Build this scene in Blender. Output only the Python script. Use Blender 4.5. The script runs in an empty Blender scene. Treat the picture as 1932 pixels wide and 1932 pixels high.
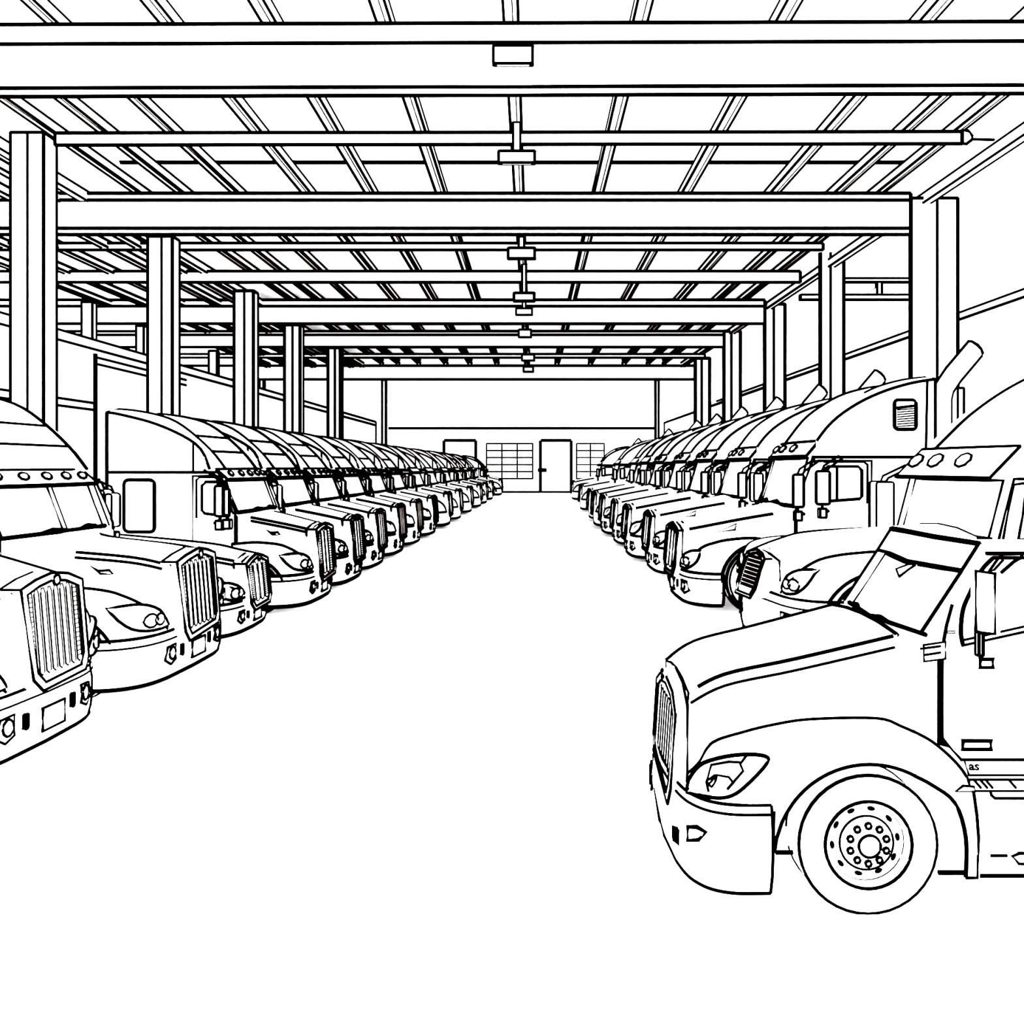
import bpy, math, random
from mathutils import Vector
random.seed(4)
C = bpy.context.scene.collection
F = 1600.0            # focal length in pixels of the 1932 px frame
CX, CY, EYE = 1003.0, 882.0, 3.1   # vanishing point and eye height

# ------------------------------------------------------------------ materials
def mat(name, col, rough=0.6, noise=0.04, scale=6.0, emit=0.0):
    m = bpy.data.materials.new(name); m.use_nodes = True
    nt = m.node_tree; b = nt.nodes['Principled BSDF']
    b.inputs['Roughness'].default_value = rough
    b.inputs['Specular IOR Level'].default_value = 0.2
    n = nt.nodes.new('ShaderNodeTexNoise'); n.inputs['Scale'].default_value = scale
    tc = nt.nodes.new('ShaderNodeTexCoord')
    nt.links.new(tc.outputs['Object'], n.inputs['Vector'])
    r = nt.nodes.new('ShaderNodeValToRGB')
    r.color_ramp.elements[0].color = [max(0, c - noise) for c in col] + [1]
    r.color_ramp.elements[1].color = list(col) + [1]
    nt.links.new(n.outputs['Fac'], r.inputs['Fac'])
    nt.links.new(r.outputs['Color'], b.inputs['Base Color'])
    if emit:
        b.inputs['Emission Color'].default_value = (1, 1, 1, 1)
        b.inputs['Emission Strength'].default_value = emit
    return m
def ink_mat():
    m = bpy.data.materials.new('black_outline'); m.use_nodes = True
    nt = m.node_tree; nt.nodes.clear()
    o = nt.nodes.new('ShaderNodeOutputMaterial'); d = nt.nodes.new('ShaderNodeBsdfDiffuse')
    d.inputs['Color'].default_value = (0, 0, 0, 1)
    nt.links.new(d.outputs[0], o.inputs['Surface'])
    return m
INK = ink_mat()
PAINT = mat('white_truck_paint', (.93, .93, .93), .4)
TRIM = mat('white_trim', (.91, .91, .91), .6)
GLASS = mat('pale_glass', (.93, .93, .93), .3, .02)
RUBBER = mat('pale_tyre', (.9, .9, .9), .8, .05, 20)
STEEL = mat('white_steel', (.92, .92, .92), .5)
WALLM = mat('white_wall', (.93, .93, .93), .8, .02, 1.5)
FLOORM = mat('white_floor', (.93, .93, .93), .8, .03, .8)
ROOFM = mat('white_roof_sheet', (.93, .93, .93), .7, .02, .5)
LAMPM = mat('lamp_lens', (.95, .95, .95), .5, .0, 5, 1.0)

# ------------------------------------------------------------------ mesh builder
LINE = 1.38
class MB:
    """collects faces (slot 0 = material, slot 1 = black line work) for one mesh object"""
    def __init__(s, y0=0.0, k=1.0):
        s.v = []; s.f = []; s.m = []; s.y0 = y0; s.k = k
    def face(s, pts, mi=0):
        b = len(s.v); s.v += [tuple(p) for p in pts]
        s.f.append(tuple(range(b, b + len(pts)))); s.m.append(mi)
    def grid(s, rows, closed=False, mi=0, caps=False):
        b = len(s.v); n = len(rows[0])
        for r in rows: s.v += [tuple(p) for p in r]
        for i in range(len(rows) - 1):
            for j in range(n if closed else n - 1):
                a = b + i * n + j; c = b + i * n + (j + 1) % n
                s.f.append((a, c, c + n, a + n)); s.m.append(mi)
        if caps:
            s.f.append(tuple(range(b, b + n))); s.m.append(mi)
            e = b + (len(rows) - 1) * n
            s.f.append(tuple(range(e, e + n))); s.m.append(mi)
    def ink(s, pts, px=2.6, closed=False, sides=5):
        """a thin black bead along the points, px = half width in photo pixels"""
        P = [Vector(p) for p in pts]
        Q = [P[0]]
        for p in P[1:]:
            if (p - Q[-1]).length > 1e-5: Q.append(p)
        if closed and len(Q) > 2 and (Q[0] - Q[-1]).length < 1e-5: Q.pop()
        P = Q; n = len(P)
        if n < 2: return
        b = len(s.v)
        for i, p in enumerate(P):
            if closed: t = (P[(i + 1) % n] - p).normalized() + (p - P[i - 1]).normalized()
            elif i == 0: t = P[1] - p
            elif i == n - 1: t = p - P[-2]
            else: t = (P[i + 1] - p).normalized() + (p - P[i - 1]).normalized()
            if t.length < 1e-6: t = P[min(i + 1, n - 1)] - P[max(i - 1, 0)]
            if t.length < 1e-6: t = Vector((1, 0, 0))
            t.normalize()
            up = Vector((0, 0, 1)) if abs(t.z) < .9 else Vector((0, 1, 0))
            a = t.cross(up).normalized(); c = t.cross(a)
            r = LINE * px * s.k * max(2.5, s.y0 + p.y) / F
            for q in range(sides):
                an = 2 * math.pi * q / sides
                s.v.append(tuple(p + a * (r * math.cos(an)) + c * (r * math.sin(an))))
        for i in range(n if closed else n - 1):
            for q in range(sides):
                i2 = (i + 1) % n
                s.f.append((b + i * sides + q, b + i * sides + (q + 1) % sides, b + i2 * sides + (q + 1) % sides, b + i2 * sides + q)); s.m.append(1)
        if not closed:
            s.f.append(tuple(b + q for q in range(sides))); s.m.append(1)
            s.f.append(tuple(b + (n - 1) * sides + q for q in range(sides))); s.m.append(1)
    def box(s, x0, x1, y0, y1, z0, z1, px=2.6, mi=0, edges=None):
        p = [(x, y, z) for x in (x0, x1) for y in (y0, y1) for z in (z0, z1)]
        for q in ((0, 1, 3, 2), (4, 5, 7, 6), (0, 1, 5, 4), (2, 3, 7, 6), (0, 2, 6, 4), (1, 3, 7, 5)):
            s.face([p[i] for i in q], mi)
        if px:
            for a, b in (edges or ((0, 1), (2, 3), (4, 5), (6, 7), (0, 2), (1, 3), (4, 6), (5, 7), (0, 4), (1, 5), (2, 6), (3, 7))):
                s.ink([p[a], p[b]], px)
    def slab(s, outline, off, px=2.6, mi=0):
        """a panel with thickness: outline points, offset vector to its front face, black rim"""
        o = Vector(off); A = [Vector(p) for p in outline]; B = [p + o for p in A]
        s.face(A, mi); s.face(B, mi); s.grid([A, B], closed=True, mi=mi)
        if px: s.ink(B, px, closed=True)
    def build(s, name, material, parent=None, second=INK):
        me = bpy.data.meshes.new(name); me.from_pydata(s.v, [], s.f)
        me.materials.append(material); me.materials.append(second)
        me.polygons.foreach_set('material_index', s.m); me.update()
        o = bpy.data.objects.new(name, me); C.objects.link(o)
        if parent: o.parent = parent
        return o
def tag(o, label=None, cat=None, group=None, kind=None):
    if label: o['label'] = label
    if cat: o['category'] = cat
    if group: o['group'] = group
    if kind: o['kind'] = kind
    return o
def thing(name, label, cat, loc, rz=0.0, group=None):
    o = bpy.data.objects.new(name, None); C.objects.link(o)
    o.location = loc; o.rotation_euler = (0, 0, rz); o.empty_display_size = .3
    return tag(o, label, cat, group)
def at(x, y, Y): return ((x - CX) * Y / F, EYE - (y - CY) * Y / F)   # photo pixel at a known distance -> X, Z
def resample(pts, n):
    P = [Vector(p) for p in pts]; d = [0]
    for a, b in zip(P, P[1:]): d.append(d[-1] + (b - a).length)
    out = []
    for i in range(n):
        t = d[-1] * i / (n - 1); j = 0
        while j < len(d) - 2 and d[j + 1] < t: j += 1
        f = (t - d[j]) / max(1e-9, d[j + 1] - d[j]); out.append(P[j].lerp(P[j + 1], min(1, max(0, f))))
    return out
def smooth(pts, n=6):
    """Catmull-Rom through the points"""
    P = [Vector(p) for p in pts]; out = []
    for i in range(len(P) - 1):
        a = P[max(0, i - 1)]; b = P[i]; c = P[i + 1]; d = P[min(len(P) - 1, i + 2)]
        for q in range(n):
            t = q / n
            out.append(.5 * ((2 * b) + (c - a) * t + (2 * a - 5 * b + 4 * c - d) * t * t + (3 * b - a - 3 * c + d) * t ** 3))
    out.append(P[-1]); return out
def lerp_tab(tab, u):
    if u <= tab[0][0]: return tab[0][1:]
    for a, b in zip(tab, tab[1:]):
        if u <= b[0]:
            t = (u - a[0]) / (b[0] - a[0]); return tuple(x + (y - x) * t for x, y in zip(a[1:], b[1:]))
    return tab[-1][1:]
def rrect(u0, u1, w0, w1, r, n=4):
    out = []
    for cu, cw, a0 in ((u1 - r, w1 - r, 0), (u0 + r, w1 - r, 90), (u0 + r, w0 + r, 180), (u1 - r, w0 + r, 270)):
        for i in range(n + 1):
            a = math.radians(a0 + 90 * i / n); out.append((cu + r * math.cos(a), cw + r * math.sin(a)))
    return out
def circ(n, r, a0=0): return [(r * math.cos(a0 + 2 * math.pi * i / n), r * math.sin(a0 + 2 * math.pi * i / n)) for i in range(n)]

# ------------------------------------------------------------------ the truck
# design tables: u = metres back from the front, v = metres across from the side nearest the camera, w = height
L_DESIGN = dict(W=2.75,
    crest=[(0, .72, .88), (.03, .5, 1.08), (.12, .3, 1.27), (.3, .12, 1.42), (.5, .03, 1.5), (.9, 0, 1.54), (1.15, 0, 1.53), (1.45, 0, 1.5)],
    hood=[(0, .8, 1.74, 1.84), (.5, .72, 1.86, 1.95), (1.0, .62, 1.97, 2.07), (1.45, .55, 2.06, 2.15)], shoulder=(.12, 1.3, 1.0), shoulder2=.07,
    arch=(1.05, .52, .68), side_low=.45, wheel=(1.05, .55, .55),
    bump=(.2, .84, .9), corner=[(.9, .0), (.55, .0), (.3, .1), (.13, .28), (.04, .5), (0, .75)],
    grille=[(.75, 1.76), (1.05, 1.82), (1.4, 1.86), (1.7, 1.82), (2.0, 1.76), (2.0, .8), (1.92, .68), (.95, .6), (.82, .76)], slats='v', lean=.1,
    ws=(1.45, 2.14, 1.72, 2.84), cowl=1.25, divider=True, roof_w=3.0, rear=4.15, door=(1.4, 2.3, .95, 2.92),
    win=(1.52, 2.1, 2.08, 2.8), visor=(1.6, 2.84, 1.86, 3.06),
    A=[(1.95, 3.06), (2.1, 3.42), (2.32, 3.64), (2.75, 3.87), (3.25, 4.06), (3.9, 4.22), (4.15, 4.26)],
    B=[(1.8, 3.06), (2.07, 3.4), (2.5, 3.8), (2.9, 4.08), (3.3, 4.22), (3.8, 4.31), (4.15, 4.34)], bands=(3.42, 3.82),
    bunk=(3.12, 3.77, 1.75, 2.84), head=[(.03, 1.28), (.25, 1.3), (.52, 1.18), (.7, .97), (.64, .93), (.32, .93), (.13, 1.03)],
    mirrors=[(1.55, 1.72, 2.1, 2.72), (1.42, 1.53, 2.12, 2.66)], exhaust=None, vent=None)
R_DESIGN = dict(W=3.0,
    crest=[(0, .72, .88), (.05, .5, 1.08), (.15, .3, 1.24), (.33, .1, 1.43), (.55, .02, 1.52), (.8, 0, 1.58), (1.25, 0, 1.62), (1.55, 0, 1.59), (1.75, 0, 1.5), (2.25, 0, 1.2)],
    hood=[(0, .7, 1.73, 1.84), (.6, .65, 1.85, 1.98), (1.3, .6, 1.99, 2.15), (2.25, .5, 2.16, 2.32)], shoulder=(.12, 1.97, 1.0), shoulder2=0,
    arch=(1.5, .68, .82), side_low=.45, wheel=(1.5, .7, .7),
    bump=(.2, .86, .72), corner=[(.72, .0), (.5, .0), (.3, .1), (.13, .28), (.04, .5), (0, .75)],
    grille=[(.75, 1.72), (1.1, 1.8), (1.5, 1.86), (1.9, 1.8), (2.25, 1.72), (2.25, .95), (2.0, .7), (1.0, .7), (.75, .95)], slats='b', lean=.1,
    ws=(2.3, 2.26, 2.62, 3.33), cowl=2.05, divider=False, roof_w=3.32, rear=5.2, door=(2.27, 3.85, 1.0, 3.24),
    win=(2.74, 3.64, 2.38, 3.12), visor=(2.5, 3.33, 2.78, 3.66),
    A=[(2.7, 3.66), (2.92, 3.95), (3.2, 4.21), (3.6, 4.47), (4.0, 4.66), (4.4, 4.8), (4.8, 4.9), (5.2, 4.96)],
    B=[(2.78, 3.66), (3.2, 4.2), (3.6, 4.52), (4.1, 4.8), (4.7, 4.97), (5.2, 5.03)], bands=(),
    bunk=None, head=[(.12, 1.34), (.3, 1.33), (.55, 1.22), (.74, 1.0), (.7, .95), (.4, .95), (.2, 1.1)],
    mirrors=[(2.6, 2.88, 2.34, 3.02), (2.12, 2.34, 2.28, 2.95)], exhaust=(5.45, .2, 4.8, 6.3, 5.7), vent=(4.33, 4.78, 3.9, 4.52))
R2_DESIGN = dict(R_DESIGN,
    crest=[(0, .75, 1.1), (.03, .5, 1.3), (.12, .3, 1.5), (.3, .1, 1.68), (.55, .02, 1.76), (.9, 0, 1.8), (1.3, 0, 1.81), (1.9, 0, 1.72), (2.5, 0, 1.5), (3.05, 0, 1.25)],
    hood=[(0, .8, 1.6, 1.7), (.6, .7, 1.8, 1.88), (1.3, .6, 1.93, 2.0), (3.05, .45, 1.98, 2.12)], shoulder=None, shoulder2=0,
    arch=(1.2, .62, .86), wheel=(1.2, .68, .68), bump=(.25, 1.05, .5),
    grille=[(1.1, 1.6), (1.25, 1.68), (1.5, 1.72), (1.75, 1.68), (1.92, 1.6), (1.92, 1.12), (1.85, .95), (1.2, .95), (1.1, 1.12)], slats='h', lean=.25,
    ws=(3.13, 1.95, 3.4, 2.92), cowl=2.95, divider=False, roof_w=2.92, rear=5.8, door=(3.2, 4.6, 1.0, 2.85),
    win=(3.45, 4.35, 1.97, 2.72), visor=(3.05, 2.93, 3.58, 3.44),
    A=[(3.7, 3.44), (3.95, 3.7), (4.25, 3.95), (4.75, 4.3), (5.3, 4.6), (5.8, 4.78)], B=[(3.63, 3.44), (3.95, 3.74), (4.3, 4.05), (4.8, 4.4), (5.3, 4.68), (5.8, 4.9)],
    head=[(.08, 1.55), (.3, 1.52), (.5, 1.42), (.66, 1.22), (.6, 1.13), (.35, 1.15), (.2, 1.3)],
    mirrors=[(3.1, 3.42, 1.75, 2.85)], exhaust=(6.2, .17, 4.6, 7.0, 5.4), vent=None, far_mirror=(2.85, 3.2, 1.72, 2.82))
R1_DESIGN = dict(R_DESIGN, W=1.85,
    crest=[(.15, .5, .82), (.16, .36, .9), (.19, .2, 1.02), (.25, .06, 1.2), (.44, 0, 1.29), (.656, 0, 1.343), (.91, 0, 1.38), (1.36, 0, 1.386), (1.525, 0, 1.332), (1.62, 0, 1.29)],
    hood=[(.15, .42, 1.45, 1.51), (.4, .36, 1.6, 1.66), (.9, .32, 1.72, 1.77), (1.62, .28, 1.9, 1.94)], shoulder=(.2, 1.6, 1.25), shoulder2=.075,
    arch=(1.31, .42, .65), side_low=.47, wheel=(1.333, .485, .485),
    bump=(.18, .79, .64), corner=[(.64, .0), (.4, .0), (.24, .06), (.14, .18), (.09, .32), (.06, .5)],
    grille=[(.42, 1.36), (.6, 1.48), (.9, 1.52), (1.18, 1.48), (1.34, 1.4), (1.34, .86), (1.28, .74), (.5, .6), (.42, .74)], slats='v', lean=.06,
    ws=(1.8, 1.905, 2.1, 2.36), cowl=1.66, divider=False, roof_w=2.52, rear=4.0, door=(1.81, 3.1, 1.1, 2.52),
    win=None, visor=None, A=None, B=None, bunk=None, head=None, mirrors=[], exhaust=None, vent=None, gshift=.22, gproud=.06, gdrop=.07, gback=.14)
def stretch(D, du, at_u=1.0, **kw):
    """same truck with a nose longer by du"""
    N = dict(D); f = lambda u: u + du if u >= at_u else u
    for k in ('crest', 'hood', 'A', 'B'): N[k] = [(f(p[0]),) + tuple(p[1:]) for p in D[k]]
    for k in ('ws', 'visor'): a = D[k]; N[k] = (f(a[0]), a[1], f(a[2]), a[3])
    for k in ('door', 'win', 'bunk'): a = D[k]; N[k] = (f(a[0]), f(a[1]), a[2], a[3])
    N['cowl'] = f(D['cowl']); N['rear'] = f(D['rear']); N['mirrors'] = [(f(a), f(b), c, d) for a, b, c, d in D['mirrors']]
    N.update(kw); return N
R2_DESIGN.update(stretch(dict(R2_DESIGN, bunk=(0, 0, 0, 0)), .12, at_u=2.0, bunk=None))
L2_DESIGN = stretch(L_DESIGN, .6, W=3.0, bfar=.12, grille=[(.8, 1.79), (1.1, 1.86), (1.5, 1.92), (1.8, 1.87), (2.05, 1.8), (2.05, .85), (1.97, .74), (1.0, .66), (.9, .8)])
L3_DESIGN = dict(L_DESIGN, W=2.5, hood=[(0, .7, 1.42, 1.5), (.5, .64, 1.52, 1.58), (1.2, .58, 1.64, 1.7), (3.4, .5, 1.82, 1.9)],
    crest=[(0, .72, .78), (.03, .5, .95), (.12, .3, 1.1), (.3, .12, 1.24), (.5, .03, 1.3), (.9, 0, 1.34), (1.45, 0, 1.32), (3.4, 0, 1.2)],
    grille=[(.65, 1.4), (.9, 1.47), (1.2, 1.53), (1.5, 1.47), (1.75, 1.4), (1.75, .7), (1.65, .58), (.85, .55), (.72, .68)],
    head=[(.1, 1.08), (.3, 1.12), (.6, 1.0), (.78, .85), (.72, .8), (.4, .8), (.2, .9)], bump=(.2, .74, .9),
    ws=(3.4, 1.9, 3.6, 2.6), cowl=3.2, roof_w=2.7, rear=4.6, door=(3.45, 4.3, .95, 2.6), win=(3.55, 4.1, 1.9, 2.5), visor=None, A=None, B=None, bunk=None, mirrors=[])
L1_DESIGN = dict(L_DESIGN, W=2.7, mirrors=[], hood=[(u, v, w + .1, t + .1) for u, v, w, t in L_DESIGN['hood']],
    grille=[(.8, 1.88), (1.05, 1.95), (1.32, 1.99), (1.6, 1.95), (1.86, 1.85), (1.86, 1.0), (1.78, .86), (1.02, .82), (.88, .96)])

def make_truck(D, s, X0, Yn, yaw, label, group, lod=0, who=''):
    W = D['W']
    kk = 1.0 if Yn < 22 else (.85 if Yn < 32 else (.7 if Yn < 46 else .58))
    root = thing('semi_truck', label, 'truck', (X0, Yn, 0), yaw, group)
    def mb(): return MB(Yn, kk)
    def T(u, v, w): return Vector((s * u, v, w))
    SIDES = [lambda v: v, lambda v: W - v]
    # ---- hood with its fenders: one moulded shell, open underneath
    ur = D['crest'][-1][0]; nS = 44 if lod < 2 else 18
    CR = [tuple(p) for p in smooth(D['crest'], 5)]; HD = [tuple(p) for p in smooth([c[:3] for c in D['hood']], 5)]
    HT = [tuple(p)[:2] for p in smooth([(c[0], c[3], 0) for c in D['hood']], 5)]
    uf = D['crest'][0][0]
    us = sorted(set([uf + (ur - uf) * (i / nS) ** 1.3 for i in range(nS + 1)] + [c[0] for c in D['crest']]))
    ac, aw, ar = D['arch']
    h = mb(); rows = []; near = {}; crestP = []; shP = []; sh2 = []; lowP = []; farS = []
    def low(u):
        b = D['bump'][1] - .04 if u < ac - ar else D['side_low']
        if abs(u - ac) < ar: b = max(b, aw + math.sqrt(max(0, ar * ar - (u - ac) ** 2)))
        return b
    extra = [ac - ar, ac - ar + .004, ac + ar - .004, ac + ar]
    extra += [ac + ar * math.cos(math.pi * i / 14) for i in range(1, 14)]
    us = sorted(set(us + [e for e in extra if uf < e < ur]))
    for u in us:
        vs, wc = lerp_tab(CR, u); vh, wh = lerp_tab(HD, u); wt = lerp_tab(HT, u)[0]
        lo = min(low(u), wc - .02); vm = max(vs, vh - .02) + .0
        half = [(vs + .0, lo), (vs, lo + (wc - lo) * .5), (vs, wc), (max(vs + .02, vh - .06), wc + (wh - wc) * .35), (vh, wh), (vh + (W / 2 - vh) * .5, wt - (wt - wh) * .25)]
        sec = [T(u, v, w) for v, w in half] + [T(u, W / 2, wt)] + [T(u, W - v, w) for v, w in reversed(half)]
        rows.append(sec)
        lowP.append(sec[0]); crestP.append(sec[2]); shP.append((u, sec[4])); farS.append(sec[-5])
        sh2.append((u, T(u, vh - .03, wh - (D['shoulder2'] or .0))))
    h.grid(rows)
    h.ink(crestP, 2.4)
    h.ink([p for p, u in zip(lowP, us) if u >= ac - ar - .01], 2.8); h.ink([r[-1] for r in rows], 2.2); h.ink([r[-3] for r in rows], 2.2)
    h.ink(farS, 4.6 if D is R1_DESIGN else 3.6)
    if D['shoulder']:
        a, b, t = D['shoulder']
        h.ink([p for u, p in shP if a <= u <= b], (2.5 if Yn < 30 else 1.9) * t)
        if D['shoulder2'] and Yn < 20: h.ink([p for u, p in sh2 if a - .05 <= u <= b], 2.3)
    if D is not R1_DESIGN: h.ink(rows[-1], 2.2)
    else: h.ink(rows[-1][4:-4], 3.8)
    h.ink(rows[0][3:-3] if s > 0 else rows[0][4:-4], 2.2)
    h.face(rows[0]); hood = h.build('hood', PAINT, root)
    # ---- bumper swept round the front
    b0, b1, _ = D['bump']
    cor = smooth([(u, v, 0) for u, v in D['corner']], 4)
    path = [(p.x, p.y) for p in cor] + [(cor[-1].x - .02, W / 2)] + [(p.x, W - p.y) for p in reversed(cor)]
    H = b1 - b0; B = mb(); secs = []
    for i, (u, v) in enumerate(path):
        a = path[max(0, i - 1)]; c = path[min(len(path) - 1, i + 1)]
        d = Vector((c[0] - a[0], c[1] - a[1])).normalized(); n = Vector((d.y, -d.x))   # inward
        lift = .0
        secs.append([T(u + n.x * q, v + n.y * q, b0 + H * z + lift) for q, z in ((0, 1), (-.03, .72), (-.03, .45), (-.015, .2), (.02, 0), (.22, 0), (.22, 1))])
    B.grid(secs, closed=True, caps=True)
    B.ink([q[0] for q in secs], 2.6); B.ink([q[4] for q in secs], 3.2); B.ink([secs[0][i] for i in (0, 1, 2, 3, 4)], 2.6)
    B.ink([secs[-1][i] for i in (0, 1, 2, 3, 4)], 2.6)
    if Yn < 20: B.ink([q[0].lerp(q[1], .36 if Yn < 7 else .62) for q in secs], 2.4 if Yn < 7 else 1.7)
    fi = min(range(len(path) // 2, len(path)), key=lambda i: abs(path[i][1] - (W - .5 * W / 3)))
    B.ink([secs[fi][i] for i in (0, 1, 2, 3, 4)], 2.8)
    if D is R1_DESIGN:
        mi_ = len(path) // 2
        B.ink([secs[fi][1], secs[fi][2], secs[mi_][3], secs[mi_][4]], 4.2)
    bump = B.build('bumper', PAINT, root)
    def front(v):
        vv = min(v, W - v)
        pu = [(q[1], q[0]) for q in path if q[1] <= W / 2 + 1e-6]
        for a, b in zip(pu, pu[1:]):
            if a[0] <= vv <= b[0] and b[0] > a[0]: return a[1] + (b[1] - a[1]) * (vv - a[0]) / (b[0] - a[0])
        return pu[-1][1]
    def bface(pts, proud=.05): return [T(front(v) - proud, v, b0 + H * z) for v, z in pts]
    if lod < 2:
        if D is not R1_DESIGN and D is not R2_DESIGN:
            q = mb(); q.slab(bface([(W * .43, .25), (W * .57, .25), (W * .57, .62), (W * .43, .62)], .03), (-s * .05, 0, 0), 2.8)
            q.build('license_plate', TRIM, bump)
        for sd in SIDES:
            va, vb = (.2 * W, .285 * W)
            if D in (R2_DESIGN, R_DESIGN): va, vb = (.1 * W, .22 * W)
            o = [(sd(va), .42), (sd(va + .25 * (vb - va)), .68), (sd(vb), .7), (sd(vb), .38), (sd(va + .5 * (vb - va)), .3)]
            if D is not R1_DESIGN or sd(0) > 1:
                q = mb(); q.slab(bface(o, .03), (-s * .02, 0, 0), 2.4)
                cc = [(sd(va + (vb - va) * .62) + .075 * W / 3 * math.cos(a), .53 + .13 * math.sin(a)) for a in [i * math.pi / 5 for i in range(10)]]
                q.slab(bface(cc, .045), (-s * .015, 0, 0), 2.2, mi=1 if D is R2_DESIGN else 0)
                q.build('fog_light', GLASS, bump)
            tv = .35 * W
            if lod == 0 and D is not R1_DESIGN and D is not R2_DESIGN:
                q = mb(); q.slab(bface(rrect(sd(tv) - .035, sd(tv) + .035, .38, .64, .03), .02), (-s * .04, 0, 0), 1, mi=1); q.build('tow_hook', STEEL, bump)
    # ---- grille
    gl = D['grille']; gt = max(w for v, w in gl); gb = min(w for v, w in gl)
    GO_ = D.get('gshift', 0)
    GP_ = D.get('gproud', 0)
    def gu(w, p=0): return GO_ - GP_ - .03 - p - D['lean'] * (gt - w) / (gt - gb)
    q = mb()
    gback, gl0, gm = D.get('gback', .12), gl, (max(w for v, w in gl) + min(w for v, w in gl)) / 2
    gl = [(v, w - (D.get('gdrop', 0) if w > gm else 0)) for v, w in gl]
    outer = [T(gu(w, .06), v, w) for v, w in gl]; back = [T(gback, v, w) for v, w in gl0]
    cvv = W / 2; cww = (gt + gb) / 2 - .02
    fr = .84
    inner = [T(gu(cww + (w - cww) * .87, .06), cvv + (v - cvv) * fr, cww + (w - cww) * .87) for v, w in gl]
    q.grid([back, outer], closed=True); q.grid([outer, inner], closed=True)
    q.face([p + Vector((s * .05, 0, 0)) for p in inner]); q.grid([inner, [p + Vector((s * .05, 0, 0)) for p in inner]], closed=True)
    q.ink(outer, 2.5, closed=True); q.ink(inner, 2.3, closed=True)
    if D is not R1_DESIGN: q.ink([back[0], outer[0]], 2.0)
    q.ink(back[-2:] + back[:3], 2.4)
    gr = q.build('grille', TRIM, root)
    q = mb()
    iv0 = cvv - (cvv - gl[0][0]) * .8; iv1 = 2 * cvv - iv0; z1 = cww + (gl[0][1] - cww) * .87 - .02; z0 = gb + (gt - gb) * .1
    if D['slats'] in 'vb':
        n = {0: 8, 1: 5, 2: 2}[lod] if D['slats'] == 'v' else 3 - (lod > 0)
        if Yn > 13 and n > 4: n = 4
        for i in range(n):
            va = iv0 + (iv1 - iv0) * (i + .12) / n; vb = iv0 + (iv1 - iv0) * (i + .78) / n
            pts = [(va, z0 + .06), (va, z1 + .0), (va * .7 + vb * .3, z1 + .05), (va * .3 + vb * .7, z1 + .05), (vb, z1), (vb, z0 + .06), ((va + vb) / 2, z0 + .03)]
            q.slab([T(gu(w, .0), v, w) for v, w in pts], (-s * .035, 0, 0), 1.3 if D['slats'] == 'v' else 1.5)
            if lod == 0 and D['slats'] == 'v' and i in (0, n - 1):
                for j in range(16):
                    z = z0 + .1 + (z1 - z0 - .12) * j / 15
                    q.ink([T(gu(z, .037), va, z), T(gu(z, .037), vb, z)], .9)
    else:
        for i in range(8):
            z = z0 + .08 + (z1 - z0 - .05) * i / 7
            q.slab([T(gu(z, .0), iv0 + .05, z), T(gu(z, .0), iv1 - .05, z), T(gu(z + .03), iv1 - .05, z + .035), T(gu(z + .03), iv0 + .05, z + .035)], (-s * .05, 0, 0), 1.6, mi=1)
    q.build('grille_slats', STEEL, gr)
    if lod == 0 and D is not R2_DESIGN:
        q = mb(); q.slab([T(gu(gt - .07, .06), W / 2 + a * W / 3, gt - .075 * W / 3 * 1.2 + b * W / 3) for a, b in circ(8, .06)], (-s * .03, 0, 0), 2.4); q.build('emblem', STEEL, gr)
    # ---- headlights on the front corners
    if D['head'] and lod < 2:
        cr = [(c[1], c[0]) for c in D['crest']]
        cr = sorted(cr)
        def cu(v):
            for a, b in zip(cr, cr[1:]):
                if a[0] <= v <= b[0] and b[0] > a[0]: return a[1] + (b[1] - a[1]) * (v - a[0]) / (b[0] - a[0])
            return cr[-1][1] if v > cr[-1][0] else cr[0][1]
        for sd in SIDES:
            q = mb()
            hp = [T(cu(v) - .02, sd(v - .02), w) for v, w in [(p.x, p.y) for p in smooth([(a, b, 0) for a, b in D['head'] + D['head'][:1]], 3)]]
            q.slab(hp, (-s * .03, (-.03 if sd(0) == 0 else .03), 0), 2.4)
            hl = q.build('headlight', GLASS, root)
            if lod == 0:
                hv = [p[0] for p in D['head']]; hw = [p[1] for p in D['head']]
                c0 = min(hv) + (max(hv) - min(hv)) * .52; cw = min(hw) + (max(hw) - min(hw)) * .36
                q = mb()
                for dc, rr in ((0, .1), (.14, .085)):
                    q.slab([T(cu(max(.02, c0 + dc + a)) - .05, sd(c0 + dc + a - .05), cw + b * .9) for a, b in circ(10, rr)], (-s * .02, (-.02 if sd(0) == 0 else .02), 0), 1.9)
                q.build('headlight_lens', GLASS, hl)
    # ---- wheels
    wu, ww, wr = D['wheel']
    for sd, sg in ((SIDES[0], 1), (SIDES[1], -1)):
        q = mb(); prof = [(.6, .04), (.86, .0), (.97, .03), (1.0, .07), (1.0, .3), (.95, .36), (.6, .36)]
        n = 40 if lod < 2 else 20
        v0 = .05
        def ring(r, v): return [T(wu + r * math.cos(2 * math.pi * i / n), sd(v0 + v), ww + r * math.sin(2 * math.pi * i / n)) for i in range(n)]
        q.grid([ring(wr * a, b) for a, b in prof], closed=True)
        q.ink(ring(wr * .985, .035), 2.8, closed=True); q.ink(ring(wr, .3), 2.4, closed=True)
        if lod < 2 and D is not L_DESIGN and D is not R1_DESIGN: q.ink(ring(wr * .9, .005), 1.8, closed=True)
        wh = q.build('wheel', RUBBER, root)
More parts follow.
